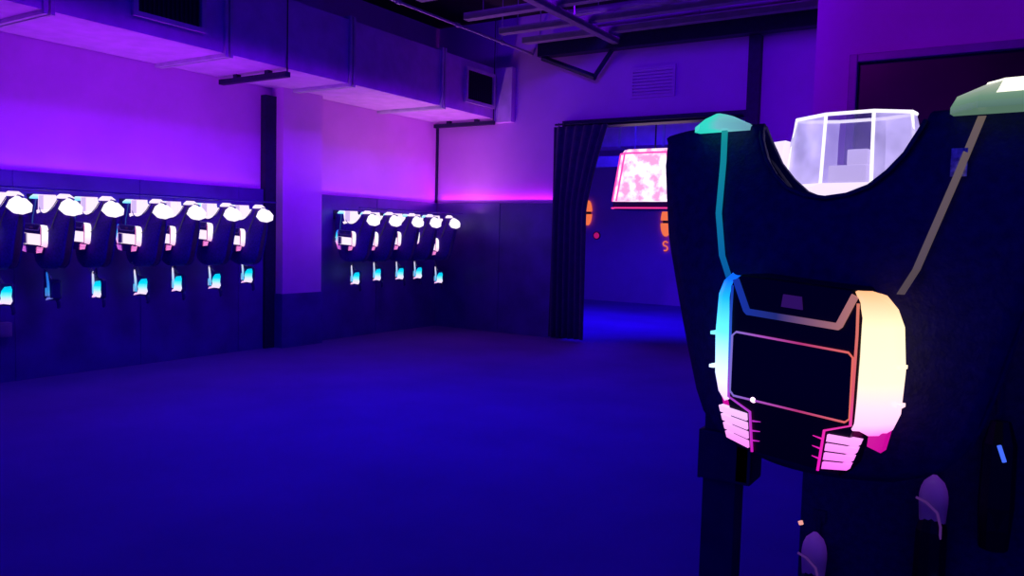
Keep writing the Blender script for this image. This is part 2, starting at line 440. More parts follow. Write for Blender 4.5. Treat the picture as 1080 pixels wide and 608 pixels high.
# the right-hand sign is half hidden by the foreground vest, a small S mark below it
e2 = leaf('oval_sign', -6.52, 1.80, 0.62, 0.12, 'orange glowing oval sign under the pink lamp, half hidden by vest')
pts = []
for k in range(9): a = PI * 0.1 + k / 8 * PI * 1.2; pts.append((0.05 * math.cos(a), -0.03, -0.47 + 0.05 * math.sin(a)))
for k in range(9): a = PI * 0.5 - k / 8 * PI * 1.2; pts.append((0.05 * math.cos(a), -0.03, -0.57 + 0.05 * math.sin(a)))
MB().tube(pts, 0.014, 6).build('letter_mark', M['orange'], e2)
rd = empty('signal_lamp', 'small round red signal lamp low on wall beyond the doorway', 'lamp', (-8.18, 16.3, 1.47))
MB().tube([(0, 0, 0), (0, -0.03, 0)], 0.09, 16).build('bezel', M['blackmetal'], rd)
MB().tube([(0, -0.03, 0), (0, -0.05, 0), (0, -0.06, 0)], [0.07, 0.055, 0.02], 16).build('lens', flat_glow('red lens', (190, 20, 120), 0.8), rd)
du = empty('supply_duct', 'metal duct crossing the ceiling of the room beyond the doorway', 'air duct', (-6, 14.2, 3.2))
for k in range(6):
    m = MB(); m.box((-3.4 + k * 0.9, 0, 0), (-3.4 + k * 0.9 + 0.89, 0.6, 0.55), 0.01); m.build('duct_section', M['duct'], du)
    m = MB(); m.box((-3.42 + k * 0.9, -0.03, -0.03), (-3.38 + k * 0.9, 0.63, 0.58)); m.build('flange', M['flange'], du)
for x in (-3.0, 1.8):
    m = MB(); m.tube([(x, 0.3, 0.55), (x, 0.3, ZC - 3.2)], 0.008, 6)
    m.build('hanger_rod', M['blackmetal'], du)
m = MB(); m.box((-9.5, 13.3, 2.72), (-3, 13.42, 2.92), 0.01)
for x in (-9, -6, -3.5): m.tube([(x, 13.36, 2.92), (x, 13.36, ZC)], 0.01, 6)
tag(m.build('lighting_bar', M['steel']), 'horizontal lighting bar below the duct in the room beyond', 'bar')

# ------------------------------------------------------------------ laser vest
ZB = 1.04   # hem height when hung
def interp(t, tab):
    for (a, va), (b, vb) in zip(tab, tab[1:]):
        if t <= b: return va + (vb - va) * max(0, (t - a)) / (b - a)
    return tab[-1][1]
HW = [(1.04, .12), (1.06, .17), (1.08, .205), (1.12, .238), (1.222, .266), (1.453, .325), (1.6, .348), (1.70, .352)]
INN = [(1.0, 0), (1.526, 0), (1.532, .036), (1.546, .070), (1.57, .096), (1.60, .119), (1.643, .138), (1.68, .148)]
FY = [(1.04, -.085), (1.1, -.10), (1.3, -.105), (1.45, -.09), (1.55, -.062), (1.64, -.03), (1.668, -.012)]
BY = [(1.04, .085), (1.3, .10), (1.45, .085), (1.5, .05), (1.55, .042), (1.64, .028), (1.668, .012)]
def torso_mesh():
    zs = [1.043, 1.06, 1.08, 1.11, 1.15, 1.19, 1.23, 1.28, 1.33, 1.38, 1.42, 1.46, 1.49, 1.51, 1.526, 1.532, 1.546, 1.57, 1.60, 1.622, 1.643, 1.658, 1.668]
    prof = [(interp(z, FY), z) for z in zs] + [(0.0, 1.674)] + [(interp(z, BY), z) for z in reversed(zs)]
    m = MB(); NXX = 12
    for sgn in (-1, 1):
        rows = []
        for y, z in prof:
            a, b = interp(z, INN), interp(z, HW)
            row = []
            for k in range(NXX + 1):
                x = a + (b - a) * k / NXX
                yy = y * (1 - 0.62 * (x / b) ** 2) if z < 1.66 else y
                # rounded shoulder edge drops a little
                zz = z - 0.012 * max(0, (x / b - 0.72) / 0.28) ** 2 * (1 if z > 1.6 else 0)
                row.append((sgn * x, yy, zz - ZB))
            rows.append(row)
        m.grid(rows)
    return m

UC = 1.231; USX, USZ = 0.875, 0.865; UR = math.radians(-4.3)
def U(p):
    x, y, z = p; x *= USX; z *= USZ
    return (x + 0.004, y, z + x * math.sin(UR) + UC - ZB)

def build_vest(mats, name, label, group=None, shoulder_lamp=False, fore=False):
    FAB = M['fabric'] if fore else M['lit_row_fabric']; PLA = M['plastic'] if fore else M['lit_row_plastic']
    v = empty(name, label, 'vest', (0, 0, ZB), 0, group)
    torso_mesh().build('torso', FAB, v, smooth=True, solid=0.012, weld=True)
    # hem and neck binding
    m = MB()
    nb = []
    for sgn in (-1, 1):
        seq = [(sgn * interp(z, INN), interp(z, FY) - 0.004, z - ZB) for z in (1.532, 1.546, 1.57, 1.60, 1.622, 1.643, 1.656)]
        nb.append(seq)
    m.tube(list(reversed(nb[0])) + [(0, interp(1.526, FY) - 0.004, 1.527 - ZB)] + nb[1], 0.004, 6)
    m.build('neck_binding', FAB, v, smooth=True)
    # ---- chest unit
    yf = -0.205
    outline = [(-.105, .178), (.105, .178), (.128, .158), (.126, .1), (.123, -.066), (.118, -.084), (.1, -.165), (-.1, -.165), (-.118, -.084), (-.123, -.066), (-.126, .1), (-.128, .158)]
    c = MB()
    c.loft([[U((x * 0.96, -0.085, z)) for x, z in outline], [U((x * 1.02, -0.15, z)) for x, z in outline],
            [U((x, yf + 0.008, z)) for x, z in outline], [U((x * 0.985, yf, z * 0.985)) for x, z in outline]])
    unit = c.build('chest_unit', PLA, v)
    # screen + trim
    s = MB(); sp = [(-.112, -.052), (-.104, -.060), (.104, -.060), (.112, -.052), (.112, .055), (.104, .063), (-.104, .063), (-.112, .055)]
    s.loft([[U((x, yf - 0.001, z)) for x, z in sp], [U((x, yf - 0.004, z)) for x, z in sp]])
    s.build('screen', mats['screen'], unit)
    s = MB(); s.tube([U((x * 1.02, yf - 0.004, z * 1.03)) for x, z in sp], 0.0019, 6, closed=True)
    s.build('screen_trim', mats['trim'], unit)
    s = MB(); s.tube([U((-.066, yf - 0.002, -.061)), U((-.066, yf - 0.008, -.061))], [0.0055, 0.003], 10)
    s.build('indicator_light', mats['spot'], unit)
    # accent strip
    s = MB(); st = [(-.112, .168), (-.088, .112), (-.084, .108), (.084, .108), (.088, .112), (.112, .168)]
    for (xa, za), (xb, zb) in ((st[0], st[1]), (st[2], st[3]), (st[4], st[5])):
        pass
    hw = 0.006
    ribs = []
    for i, (x, z) in enumerate(st):
        if i in (0, 5): nx, nz = (0.9 * (1 if x > 0 else -1) * -1, 0.4); nx *= -1; dx, dz = hw * (1 if x > 0 else -1) * 0.9, -hw * 0.4
        elif i in (1, 4): dx, dz = hw * (1 if x > 0 else -1) * 0.8, -hw * 0.7
        else: dx, dz = hw * (1 if x > 0 else -1) * 0.4, -hw
        ribs.append([U((x + dx, yf - 0.001, z + dz)), U((x - dx, yf - 0.001, z - dz)), U((x - dx, yf - 0.006, z - dz)), U((x + dx, yf - 0.006, z + dz))])
    s.loft(ribs); s.build('accent_strip', mats['accent'], unit)
    s = MB(); s.loft([[U((x, yf + 0.002, z)) for x, z in ((-.02, .128), (.02, .128), (.017, .152), (-.017, .152))], [U((x, yf - 0.004, z)) for x, z in ((-.02, .128), (.02, .128), (.017, .152), (-.017, .152))]])
    s.build('label_plate', mats['plate'], unit)
    # glowing side panels + fins
    inner = [(.116, .178), (.124, .158), (.128, .13), (.128, .06), (.126, -.02), (.124, -.062), (.120, -.074)]
    mid = [(.132, .178), (.150, .160), (.160, .132), (.164, .05), (.161, -.03), (.152, -.066), (.138, -.084)]
    outer = [(.146, .170), (.166, .148), (.178, .118), (.184, .04), (.180, -.04), (.168, -.072), (.150, -.088)]
    for sgn, key in ((-1, 'left'), (1, 'right')):
        p = MB()
        p.grid([[U((sgn * x, yf - 0.004, z)) for x, z in inner], [U((sgn * (a + (b - a) * .5), yf + 0.004, z)) for (a, z), (b, _) in zip(inner, mid)],
                [U((sgn * x, yf + 0.022, z)) for x, z in mid], [U((sgn * x, yf + 0.058, z)) for x, z in outer], [U((sgn * (x - .02), yf + 0.085, z)) for x, z in outer]])
        p.build('side_light', mats[key], unit, smooth=True, solid=0.008)
        for k in range(2):   # moulded clips on the outer edge
            pass
        for zc in (0.045, -0.025):
            p = MB(); p.box((-.008, -.012, -.003), (.0015, .012, .003), 0.001, mtx=Matrix.Translation(U((sgn * .181, yf + 0.06, zc))))
            p.build('clip', mats[key], unit)
        a0, a1, b0, b1 = (.078, -.090), (.070, -.160), (.135, -.086), (.114, -.150)
        for k in range(4):
            q0, q1 = k / 4 + 0.02, (k + 1) / 4 - 0.045
            L = lambda P, Q, t: (P[0] + (Q[0] - P[0]) * t, P[1] + (Q[1] - P[1]) * t)
            quad = [L(a0, a1, q0), L(b0, b1, q0), L(b0, b1, q1), L(a0, a1, q1)]
            p = MB(); p.loft([[U((sgn * x, yf + 0.01, z)) for x, z in quad], [U((sgn * x, yf - 0.007, z)) for x, z in quad]])
            p.build('fin_light', mats[key + '_fin'], unit)
        p = MB(); tr = [(.118, .155), (.119, .1), (.116, -.066), (.071, -.086), (.063, -.163)]
        p.tube([U((sgn * x, yf - 0.004, z)) for x, z in tr], 0.0022, 6)
        for k in range(3):
            z = -.103 - k * .019; p.tube([U((sgn * (.066 - k * .001), yf - 0.002, z)), U((sgn * .05, yf - 0.002, z + 0.002))], [0.0016, 0.0006], 5)
        p.build('edge_line', mats[key + '_edge'], unit)
        p = MB(); p.loft([[U((sgn * x, yf + 0.05, z)) for x, z in ((.13, -.082), (.160, -.08), (.152, -.118), (.128, -.112))], [U((sgn * x, yf + 0.08, z)) for x, z in ((.13, -.082), (.160, -.08), (.152, -.118), (.128, -.112))]])
        p.build('side_tag', mats['tag'], unit)
    # ---- shoulder pads
    for sgn, key in ((-1, 'pad_left'), (1, 'pad_right')):
        hx, hy, hz = (0.058, 0.075, 0.026 if fore else 0.034)
        tilt = 0.0
        if key == 'pad_right' and fore: hx, hy, hz = 0.088, 0.09, 0.040
        cx = sgn * (0.222 if not (fore and sgn > 0) else 0.262)
        z0 = 1.667 - ZB
        p = MB()
        def rg(ax, ay, z, ox=0.0): return [(cx + ox + ax * math.cos(a), ay * math.sin(a) - 0.005, z0 + z) for a in [2 * PI * (k + .5) / 8 for k in range(8)]]
        p.loft([rg(hx, hy, -0.006), rg(hx, hy, 0.004), rg(hx * (.78 if not fore else .86 if sgn > 0 else .66), hy * .8, hz * .55, -0.004), rg(hx * (.42 if not fore else .6 if sgn > 0 else .16), hy * .55, hz, -0.006 if not fore else 0.016 * (sgn > 0))])
        pad = p.build('shoulder_light', mats[key], v)
        if fore and sgn > 0:
            p = MB(); tp = rg(hx * .61, hy * .56, hz + .0008, 0.016); t2 = rg(hx * .70, hy * .84, hz * .42, 0.012)
            p.loft([[(a[0], a[1] - 0.002, a[2]) for a in t2], [(a[0], a[1], a[2] + .001) for a in tp]])
            p.build('lens', mats['pad_top'], pad)
    # ---- light cords
    for sgn, key in ((-1, 'cord_left'), (1, 'cord_right')):
        p = MB()
        tab = [(1.663, .212), (1.60, .207), (1.5, .200), (1.42, .182), (1.375, .150)] if sgn < 0 else [(1.655, .226), (1.56, .20), (1.47, .175), (1.41, .157), (1.37, .142)]
        rows = []
        for z, x in tab:
            b = interp(z, HW); y = interp(z, FY) * (1 - 0.62 * (x / b) ** 2) - 0.012 - (0.02 if z < 1.4 else 0) - (0.012 if z > 1.64 else 0)
            rows.append([(sgn * (x - .0055), y, z - ZB), (sgn * (x + .0055), y + 0.001, z - ZB), (sgn * (x + .0055), y + .005, z - ZB), (sgn * (x - .0055), y + .005, z - ZB)])
        p.loft(rows); p.build('light_cord', mats[key], v)
    # ---- neck beacon (lit acrylic collar cup behind the neck)
    CXn = -0.02; fx = .010
    def cp(hx, y0, y1, fl, z): return [(CXn + a, b, z - ZB) for a, b in ((fx - fl, y0), (fx + fl, y0), (hx, y0 + .045), (hx, y1 - .03), (fl, y1), (-fl, y1), (-hx, y1 - .03), (-hx, y0 + .045))]
    lv = [cp(.122, .058, .175, .046, 1.56), cp(.116, .06, .172, .045, 1.65), cp(.106, .062, .17, .043, 1.692)]
    p = MB()
    lowr = [(q[0], q[1], q[2] - .008) for q in lv[0]]
    for k in range(8): p.bm.faces.new([p.bm.verts.new(q) for q in (lowr[k], lowr[(k + 1) % 8], lv[0][(k + 1) % 8], lv[0][k])])
    for A_, B_ in zip(lv, lv[1:]):
        for k in range(1, 8):
            if k == 4: continue
            p.bm.faces.new([p.bm.verts.new(q) for q in (A_[k], A_[(k + 1) % 8], B_[(k + 1) % 8], B_[k])])
    cup = p.build('neck_beacon', mats['cup'], v, weld=True)
    for k in (0, 4):
        p = MB(); p.grid([[L_[k], L_[k + 1]] for L_ in lv]); p.build('clear_panel', mats['cup_clear'], cup)
    p = MB(); p.tube([Vector(q) for q in cp(.106, .062, .17, .043, 1.692)], 0.0035, 6, closed=True)
    lo, hi = cp(.122, .058, .175, .046, 1.56), cp(.106, .062, .17, .043, 1.69)
    for k in (0, 1, 2, 7): p.tube([lo[k], hi[k]], 0.0032, 6)
    p.build('beacon_ribs', mats['cup_rib'], cup)
    p = MB(); p.loft([cp(.15, .054, .18, .06, 1.505), cp(.17, .05, .185, .07, 1.52), cp(.165, .052, .18, .068, 1.60), cp(.135, .056, .178, .05, 1.603)])
    # base: keep it low in the middle, a ledge on each side
    p.bm.free(); p = MB()
    p.loft([cp(.15, .056, .18, .06, 1.505), cp(.15, .05, .182, .06, 1.555), cp(.12, .055, .178, .045, 1.562)])
    p.build('beacon_base', mats['cup_base'], cup)
    for sgn in (-1, 1):
        p = MB(); x0 = CXn + sgn * .128; x1 = CXn + sgn * .158
        P = [(x0, .10), (x1, .115), (x1, .15), (x0, .165)]
        p.loft([[(a + sgn * .012, b, 1.56 - ZB) for a, b in P], [(a, b, 1.645 - ZB) for a, b in P], [(a * .98, b, 1.652 - ZB) for a, b in P]])
        p.build('beacon_ledge', mats['cup_base'], cup)
    p = MB(); p.box((CXn - .034, .09, 1.563 - ZB), (CXn + .036, .14, 1.598 - ZB), 0.004)
    p.box((CXn - .002, .095, 1.598 - ZB), (CXn + .036, .135, 1.628 - ZB), 0.004)
    p.build('beacon_core', mats['cup_core'], cup)
    # badge on the right of the neckline
    if fore:
        p = MB(); p.box((.188, -.050, 1.56 - ZB), (.212, -.046, 1.605 - ZB), 0.001); p.build('badge', M['whitebadge'], v)
    if shoulder_lamp:
        p = MB(); L = []
        for q, rr in ((0, .6), (.2, .95), (.55, 1.0), (.85, .85), (1, .5)):
            L.append([(.27 + .11 * q, -.005 + .095 * rr * c * math.cos(a), 1.588 - ZB + .080 * rr * c * math.sin(a) - .015 * q) for a, c in [(2 * PI * (k + .25) / 8, (1, .9, 1.04, .94, 1.1, .95, .9, 1.06)[k]) for k in range(8)]])
        p.loft(L); p.build('arm_light', mats['arm'], v)
    return v

WHITE = (255, 250, 255); PINKW = (255, 232, 252)
z_ = lambda z: z - ZB
fore_m = dict(
    screen=M['screen'],
    trim=glow('screen outline light', [(0, (120, 130, 235)), (.3, (190, 90, 210)), (.6, (200, 60, 130)), (1, (255, 120, 100))], 0.8, 0, -.11, .11),
    spot=flat_glow('pink indicator', (255, 200, 245), 3),
    accent=glow('chest accent', [(0, (20, 60, 190)), (.4, (40, 50, 130)), (1, (200, 130, 125))], 0.75, 0, -.1, .1),
    plate=flat_glow('violet label', (50, 18, 95), 0.8),
    left=glow('left side light', [(0, (240, 60, 220)), (.12, (225, 190, 255)), (.34, (200, 235, 255)), (.6, (95, 225, 255)), (.85, (25, 165, 255)), (1, (10, 90, 225))], 1.5, 2, z_(1.15), z_(1.385)),
    right=glow('right side light', [(0, (255, 80, 235)), (.12, (255, 190, 235)), (.4, (255, 228, 200)), (.75, (255, 236, 190)), (1, (255, 170, 120))], 1.35, 2, z_(1.14), z_(1.38)),
    left_fin=glow('left fin light', [(0, (255, 110, 240)), (1, (240, 190, 255))], 1.15, 2, z_(1.08), z_(1.16)),
    right_fin=glow('right fin light', [(0, (255, 75, 240)), (1, (255, 160, 250))], 1.25, 2, z_(1.07), z_(1.15)),
    left_edge=glow('left edge light', [(0, (235, 20, 210)), (.4, (180, 70, 230)), (.6, (60, 110, 240)), (1, (15, 60, 190))], 0.8, 2, z_(1.08), z_(1.38)),
    right_edge=glow('right edge light', [(0, (255, 20, 210)), (.25, (255, 40, 190)), (.5, (230, 90, 110)), (1, (230, 130, 100))], 0.9, 2, z_(1.07), z_(1.37)),
    tag=flat_glow('magenta tag', (215, 10, 160), 0.9),
    pad_left=glow('teal shoulder light', [(0, (45, 225, 205)), (.45, (60, 235, 215)), (.62, (120, 205, 215)), (1, (110, 170, 190))], 0.85, 0, -.28, -.165),
    pad_right=glow('ivory shoulder light', [(0, (95, 130, 110)), (.35, (125, 165, 140)), (1, (225, 225, 205))], 0.75, 2, z_(1.66), z_(1.715)),
    pad_top=flat_glow('ivory lens', (255, 252, 225), 1.6),
    cord_left=glow('teal cord', [(0, (10, 105, 190)), (1, (20, 165, 170))], 0.7, 2, z_(1.38), z_(1.66)),
    cord_right=glow('tan cord', [(0, (95, 80, 85)), (1, (118, 100, 92))], 0.75, 2, z_(1.38), z_(1.66)),
    cup=acrylic('lit acrylic', (208, 190, 255), 0.85, 0.28), cup_clear=acrylic('clear acrylic', (150, 120, 240), 0.35, 0.72),
    cup_rib=flat_glow('bright acrylic edge', (245, 238, 255), 1.3),
    cup_base=flat_glow('bright acrylic base', (240, 222, 255), 1.15),
    cup_core=flat_glow('white core', (222, 205, 255), 0.95))
vest_f = build_vest(fore_m, 'laser_vest', 'large black laser vest in right foreground with dark chest screen and teal left shoulder light', fore=True)
FYAW = math.radians(-8)
vest_f.location = (-0.287, 1.536, ZB); vest_f.rotation_euler = (0, 0, FYAW)

E_ = 1.15
row_m = dict(
    screen=glow('white lit screen', [(0, (24, 6, 80)), (.22, (40, 10, 110)), (.34, (255, 236, 252)), (1, (255, 236, 252))], 1.05, 0, -.098, .098),
    trim=flat_glow('white screen outline', (255, 215, 250), 1), spot=flat_glow('white indicator', WHITE, 1),
    accent=flat_glow('dim violet accent', (70, 40, 150), 0.6), plate=flat_glow('violet plate', (60, 20, 110), 0.5),
    left=glow('row left light', [(0, (255, 60, 190)), (.25, (255, 170, 245)), (.5, (150, 190, 255)), (.75, (40, 200, 255)), (1, (40, 120, 250))], 1.3, 2, z_(1.14), z_(1.37)),
    right=glow('row right light', [(0, (255, 130, 215)), (.3, (255, 215, 245)), (.5, (255, 248, 252)), (1, (255, 240, 252))], 1.1, 2, z_(1.10), z_(1.37)),
    left_fin=flat_glow('row left fin', (225, 110, 240), 0.9), right_fin=flat_glow('row right fin', (255, 140, 225), 1.2),
    left_edge=flat_glow('row left edge', (150, 60, 220), 0.7), right_edge=flat_glow('row right edge', (255, 120, 215), 1.0),
    tag=flat_glow('row tag', (255, 90, 200), 1.0),
    pad_left=glow('row cyan pad', [(0, (110, 225, 250)), (1, (215, 240, 255))], 1.1, 2, z_(1.66), z_(1.70)),
    pad_right=flat_glow('row white pad', PINKW, 1.1), pad_top=flat_glow('row lens', WHITE, 1.5),
    cord_left=flat_glow('row cyan cord', (60, 110, 225), 0.35), cord_right=flat_glow('row cord', (60, 40, 120), 0.25),
    cup=flat_glow('row lit collar', (248, 236, 255), 1.05), cup_clear=flat_glow('row clear panel', (225, 195, 255), 0.9), cup_rib=flat_glow('row collar edge', (255, 215, 255), 1.1),
    cup_base=flat_glow('row collar base', PINKW, 1.1), cup_core=flat_glow('row core', WHITE, 1.0),
    arm=flat_glow('row arm light', (255, 243, 254), E_))
ordn = ['first', 'second', 'third', 'fourth', 'fifth', 'sixth', 'seventh']
bay1 = [3.36, 3.78, 4.16, 4.66, 5.03, 5.46, 5.88]
bay2 = [7.60, 8.02, 8.48, 8.87, 9.32]
RX = -7.30
dz1 = [0, -.01, .02, 0, .01, .055, 0]; dz2 = [0, .0, .01, .04, -.07]
slots = []
for k, y in enumerate(bay1):
    lab = {0: 'cut off by left photo edge', 6: 'last before the column'}.get(k, '%s from the left edge' % ordn[k])
    slots.append((y, dz1[k], 'left of the column, ' + lab))
for k, y in enumerate(bay2):
    lab = {0: 'nearest to the column', 4: 'last and lowest before the far corner'}.get(k, '%s past the column' % ordn[k])
    slots.append((y, dz2[k], 'right of the column, ' + lab))
vproto = None
def unit_shift(root, dz):
    for ch in [o for o in bpy.data.objects if o.parent == root and o.name.startswith('chest_unit')]:
        ch.location.z += dz
vests = []
for i, (y, dz, where) in enumerate(slots):
    if vproto is None:
        v = vproto = build_vest(row_m, 'laser_vest', '', shoulder_lamp=True)
        for ch in [o for o in bpy.data.objects if o.parent == v]:
            if ch.name.startswith('chest_unit'):
                pv = Vector((0, -.14, UC - ZB)); q = Matrix.Rotation(math.radians(24), 3, 'Z')
                ch.rotation_euler = (0, 0, math.radians(24)); ch.scale = (.90, .95, .86)
                ch.location = pv - q @ Vector((pv.x * .90, pv.y * .95, pv.z * .86)) + Vector((-.03, .015, .08))
            if ch.name.startswith('neck_beacon'): ch.location = (-.070, -.115, 0)
    else:
        v = copy_tree(vproto)
    v.location = (RX, y, ZB); v.rotation_euler = (0, 0, 0)
    tag(v, 'glowing wall vest ' + where, 'vest', 'lit vests hung along the left wall')
    vests.append((v, dz))
for v, dz in vests: unit_shift(v, dz)

# wall hooks carrying the vests
hk = None
for i, (y, dz, where) in enumerate(slots):
    if hk is None:
        h = hk = empty('wall_hook', '', 'hook', (0, 0, 0))
        MB().box((0, -0.04, -0.06), (0.012, 0.04, 0.06), 0.004).build('wall_plate', M['blackmetal'], h)
        m = MB(); m.tube([(0.012, 0, 0), (0.19, 0, 0), (0.24, 0, -.06), (0.30, 0, -.145), (0.41, 0, -.145), (0.47, 0, -.06), (0.52, 0, 0), (0.68, 0, 0)], 0.009, 8); m.build('arm', M['blackmetal'], h)
    else: h = copy_tree(hk)
    h.location = (XL + DT + 0.001, y, 1.648)
    tag(h, 'black hook carrying vest ' + where, 'hook', 'wall hooks under the vests')

# light bars added above the vests to brighten the wall and duct
for a, b, lab in ((3.05, 5.97, 'slim added light bar above the vests left of the column'), (7.3, 9.42, 'slim added light bar above the vests right of the column')):
    lb = empty('added_light_bar', lab, 'light', (XL + DT + .723, a, 1.723), 0, 'added light bars above the vests')
    for yb in ((0.55, 2.2) if a < 5 else (0.5, 1.93)):
        m = MB(); m.tube([(-.722, yb, -.004), (0, yb, -.004), (.012, yb, -.004)], 0.005, 6); m.box((-.723, yb - .025, -.03), (-.715, yb + .025, .02)); m.build('bracket', M['dado'], lb)
    m = MB(); m.box((-.014, 0, 0), (.014, b - a, .004)); m.box((-.014, 0, .004), (-.011, b - a, .014)); m.box((.011, 0, .004), (.014, b - a, .014)); m.build('channel', M['dado'], lb)
    m = MB(); m.box((-.014, -.01, 0), (.014, 0, .014), .002); m.build('end_cap', M['dado'], lb)
    m = MB(); m.box((-.014, b - a, 0), (.014, b - a + .01, .014), .002); m.build('end_cap', M['dado'], lb)

# ------------------------------------------------------------------ phasers on the wall row
PB = dict(
    cell=glow('phaser cell', [(0, (245, 215, 255)), (.3, (215, 225, 255)), (.5, (120, 235, 255)), (.7, (0, 215, 245)), (1, (0, 185, 235))], 1.15, 2, 0.0, 0.16),
    barrel=glow('phaser barrel light', [(0, (70, 190, 245)), (.5, (190, 215, 255)), (1, (255, 230, 255))], 1.0, 2, 0.05, 0.26),
    foot=flat_glow('phaser foot light', (250, 190, 250), 1.0),
    side=glow('phaser side light', [(0, (180, 200, 255)), (1, (80, 190, 250))], 0.8, 2, 0.03, 0.1),
    dim=glow('phaser dim cell', [(0, (120, 120, 235)), (.5, (60, 160, 245)), (1, (40, 120, 240))], 0.85, 2, 0.0, 0.14))
def coil(x, y, z0, z1, r, turns, n=12):
    return [(x + r * math.cos(2 * PI * k / n), y + r * math.sin(2 * PI * k / n), z0 + (z1 - z0) * k / (turns * n)) for k in range(turns * n + 1)]
def build_phaser(cell='cell', bright=True):
    p = empty('laser_phaser', '', 'phaser', (0, 0, 0))
    def rr(cx, cz, hx, hz, y, ch): return [(cx - hx + ch, y, cz - hz), (cx + hx - ch, y, cz - hz), (cx + hx, y, cz - hz + ch), (cx + hx, y, cz + hz - ch), (cx + hx - ch, y, cz + hz), (cx - hx + ch, y, cz + hz), (cx - hx, y, cz + hz - ch), (cx - hx, y, cz - hz + ch)]
    m = MB(); m.loft([rr(.01, .085, .066, .092, .035, .02), rr(.01, .085, .07, .096, .0, .02), rr(.01, .085, .062, .088, -.008, .02)])
    m.tube([(-.045, .01, .16), (-.05, .01, .23), (-.052, .01, .27)], [.016, .014, .010], 8)
    body = m.build('casing', M['lit_row_plastic'], p)
    m = MB(); pts = [(-.03, 0.01), (.05, 0.0), (.066, .03), (.058, .07), (.064, .13), (.055, .158), (.01, .152), (-.012, .12), (-.022, .08), (-.018, .05)]
    m.loft([[(x, -.006, z) for x, z in pts], [(x * .97, -.028, z * .98 + .002) for x, z in pts], [(x * .88, -.034, z * .9 + .008) for x, z in pts]])
    m.build('power_cell', PB[cell] if bright else M['lit_row_plastic'], p)
    m = MB(); m.tube([(-.038, -.02, .03), (-.042, -.022, .14), (-.05, -.02, .225), (-.052, -.018, .245)], [.010, .011, .008, .004], 8)
    m.build('barrel_light', PB['barrel'] if bright else PB['dim'], p)
    m = MB(); m.box((-.064, -.022, .03), (-.052, -.01, .105), .004); m.build('side_light', PB['side'] if bright else PB['dim'], p)
    m = MB(); m.loft([[(-.062, -.026, -.006), (.02, -.026, .012), (.02, -.01, .012), (-.062, -.01, -.006)], [(-.05, -.026, .016), (.02, -.026, .03), (.02, -.01, .03), (-.05, -.01, .016)]])
    m.build('foot_light', PB['foot'] if bright else PB['dim'], p)
    m = MB(); m.tube([(.03, .02, .03), (.06, .02, -.03), (.065, .02, -.075), (.055, .02, -.09)], [.018, .017, .016, .010], 8); m.build('grip', M['lit_row_plastic'], p)
    return p
M['coil'] = surf('grey coil', (.3, .3, .35), .4)
pp = build_phaser()
rots = [50, 80, -5, 45, 5, 48, 20, 10, 0, 5, 5, 55, 30]
guns = [(3.37, .74), (3.77, .765), (4.19, .76), (4.62, .765), (5.03, .78), (5.47, .79), (5.90, .835), (7.62, .75), (8.04, .785), (8.50, .785), (8.87, .785), (9.36, .70)]
rots = [48, 85, 0, 46, 8, 46, 30, 12, 0, 5, 60, 50]
first = True
for i, ((y, z), rz) in enumerate(zip(guns, rots)):
    if i == 1:
        g = build_phaser('dim', False)
    elif first: g = pp; first = False
    else: g = copy_tree(pp)
    g.location = (RX, y, z); g.rotation_euler = (0, 0, math.radians(rz))
    a, e = Vector((0, .012, .172)), Matrix.Rotation(-math.radians(rz), 3, 'Z') @ Vector((0, slots[i][0] - y - .083, 1.062 - z))
    m = MB(); pts = []
    for k in range(109):
        t = k / 108; c = a.lerp(e, t); pts.append(c + Vector((.008 * math.cos(k * PI / 6), .008 * math.sin(k * PI / 6), 0)))
    m.tube(pts, .0028, 5); m.build('coiled_cable', M['coil'], g)
    sl = i
    lab = ('dim phaser under vest ' if i == 1 else 'cyan-lit phaser under vest ') + slots[sl][2]
    tag(g, lab, 'phaser', 'phasers hanging under the wall vests')

# ------------------------------------------------------------------ foreground rack
rack = empty('vest_rack', 'black upright rack post and arm holding the large foreground vest', 'rack', (-0.495, 1.60, 0))
m = MB(); m.box((-.034, -.03, .03), (.034, .03, 1.62), .004); m.build('post', M['blackmetal'], rack)
m = MB(); m.box((-.040, -.045, .965), (.066, -.028, 1.065), .006); m.box((-.040, -.045, .965), (-.034, .04, 1.065)); m.box((.034, -.045, .965), (.066, .04, 1.065), .004); m.build('clamp', M['blackmetal'], rack)
m = MB(); m.box((-.3, -.26, 0), (.3, .26, .03), .008); m.build('base_plate', M['blackmetal'], rack)
m = MB()
exx = Vector((math.cos(FYAW), math.sin(FYAW), 0))
vc = Vector((-0.287 + 0.495, 1.536 - 1.60, 1.652))
m.tube([(0, 0, 1.60), (0, -.02, 1.635), vc - exx * .30, vc - exx * .19, vc - exx * .13 - Vector((0, 0, .06)), vc - exx * .06 - Vector((0, 0, .15)), vc + exx * .06 - Vector((0, 0, .15)), vc + exx * .13 - Vector((0, 0, .06)), vc + exx * .19, vc + exx * .34], .010, 8); m.build('arm', M['blackmetal'], rack)

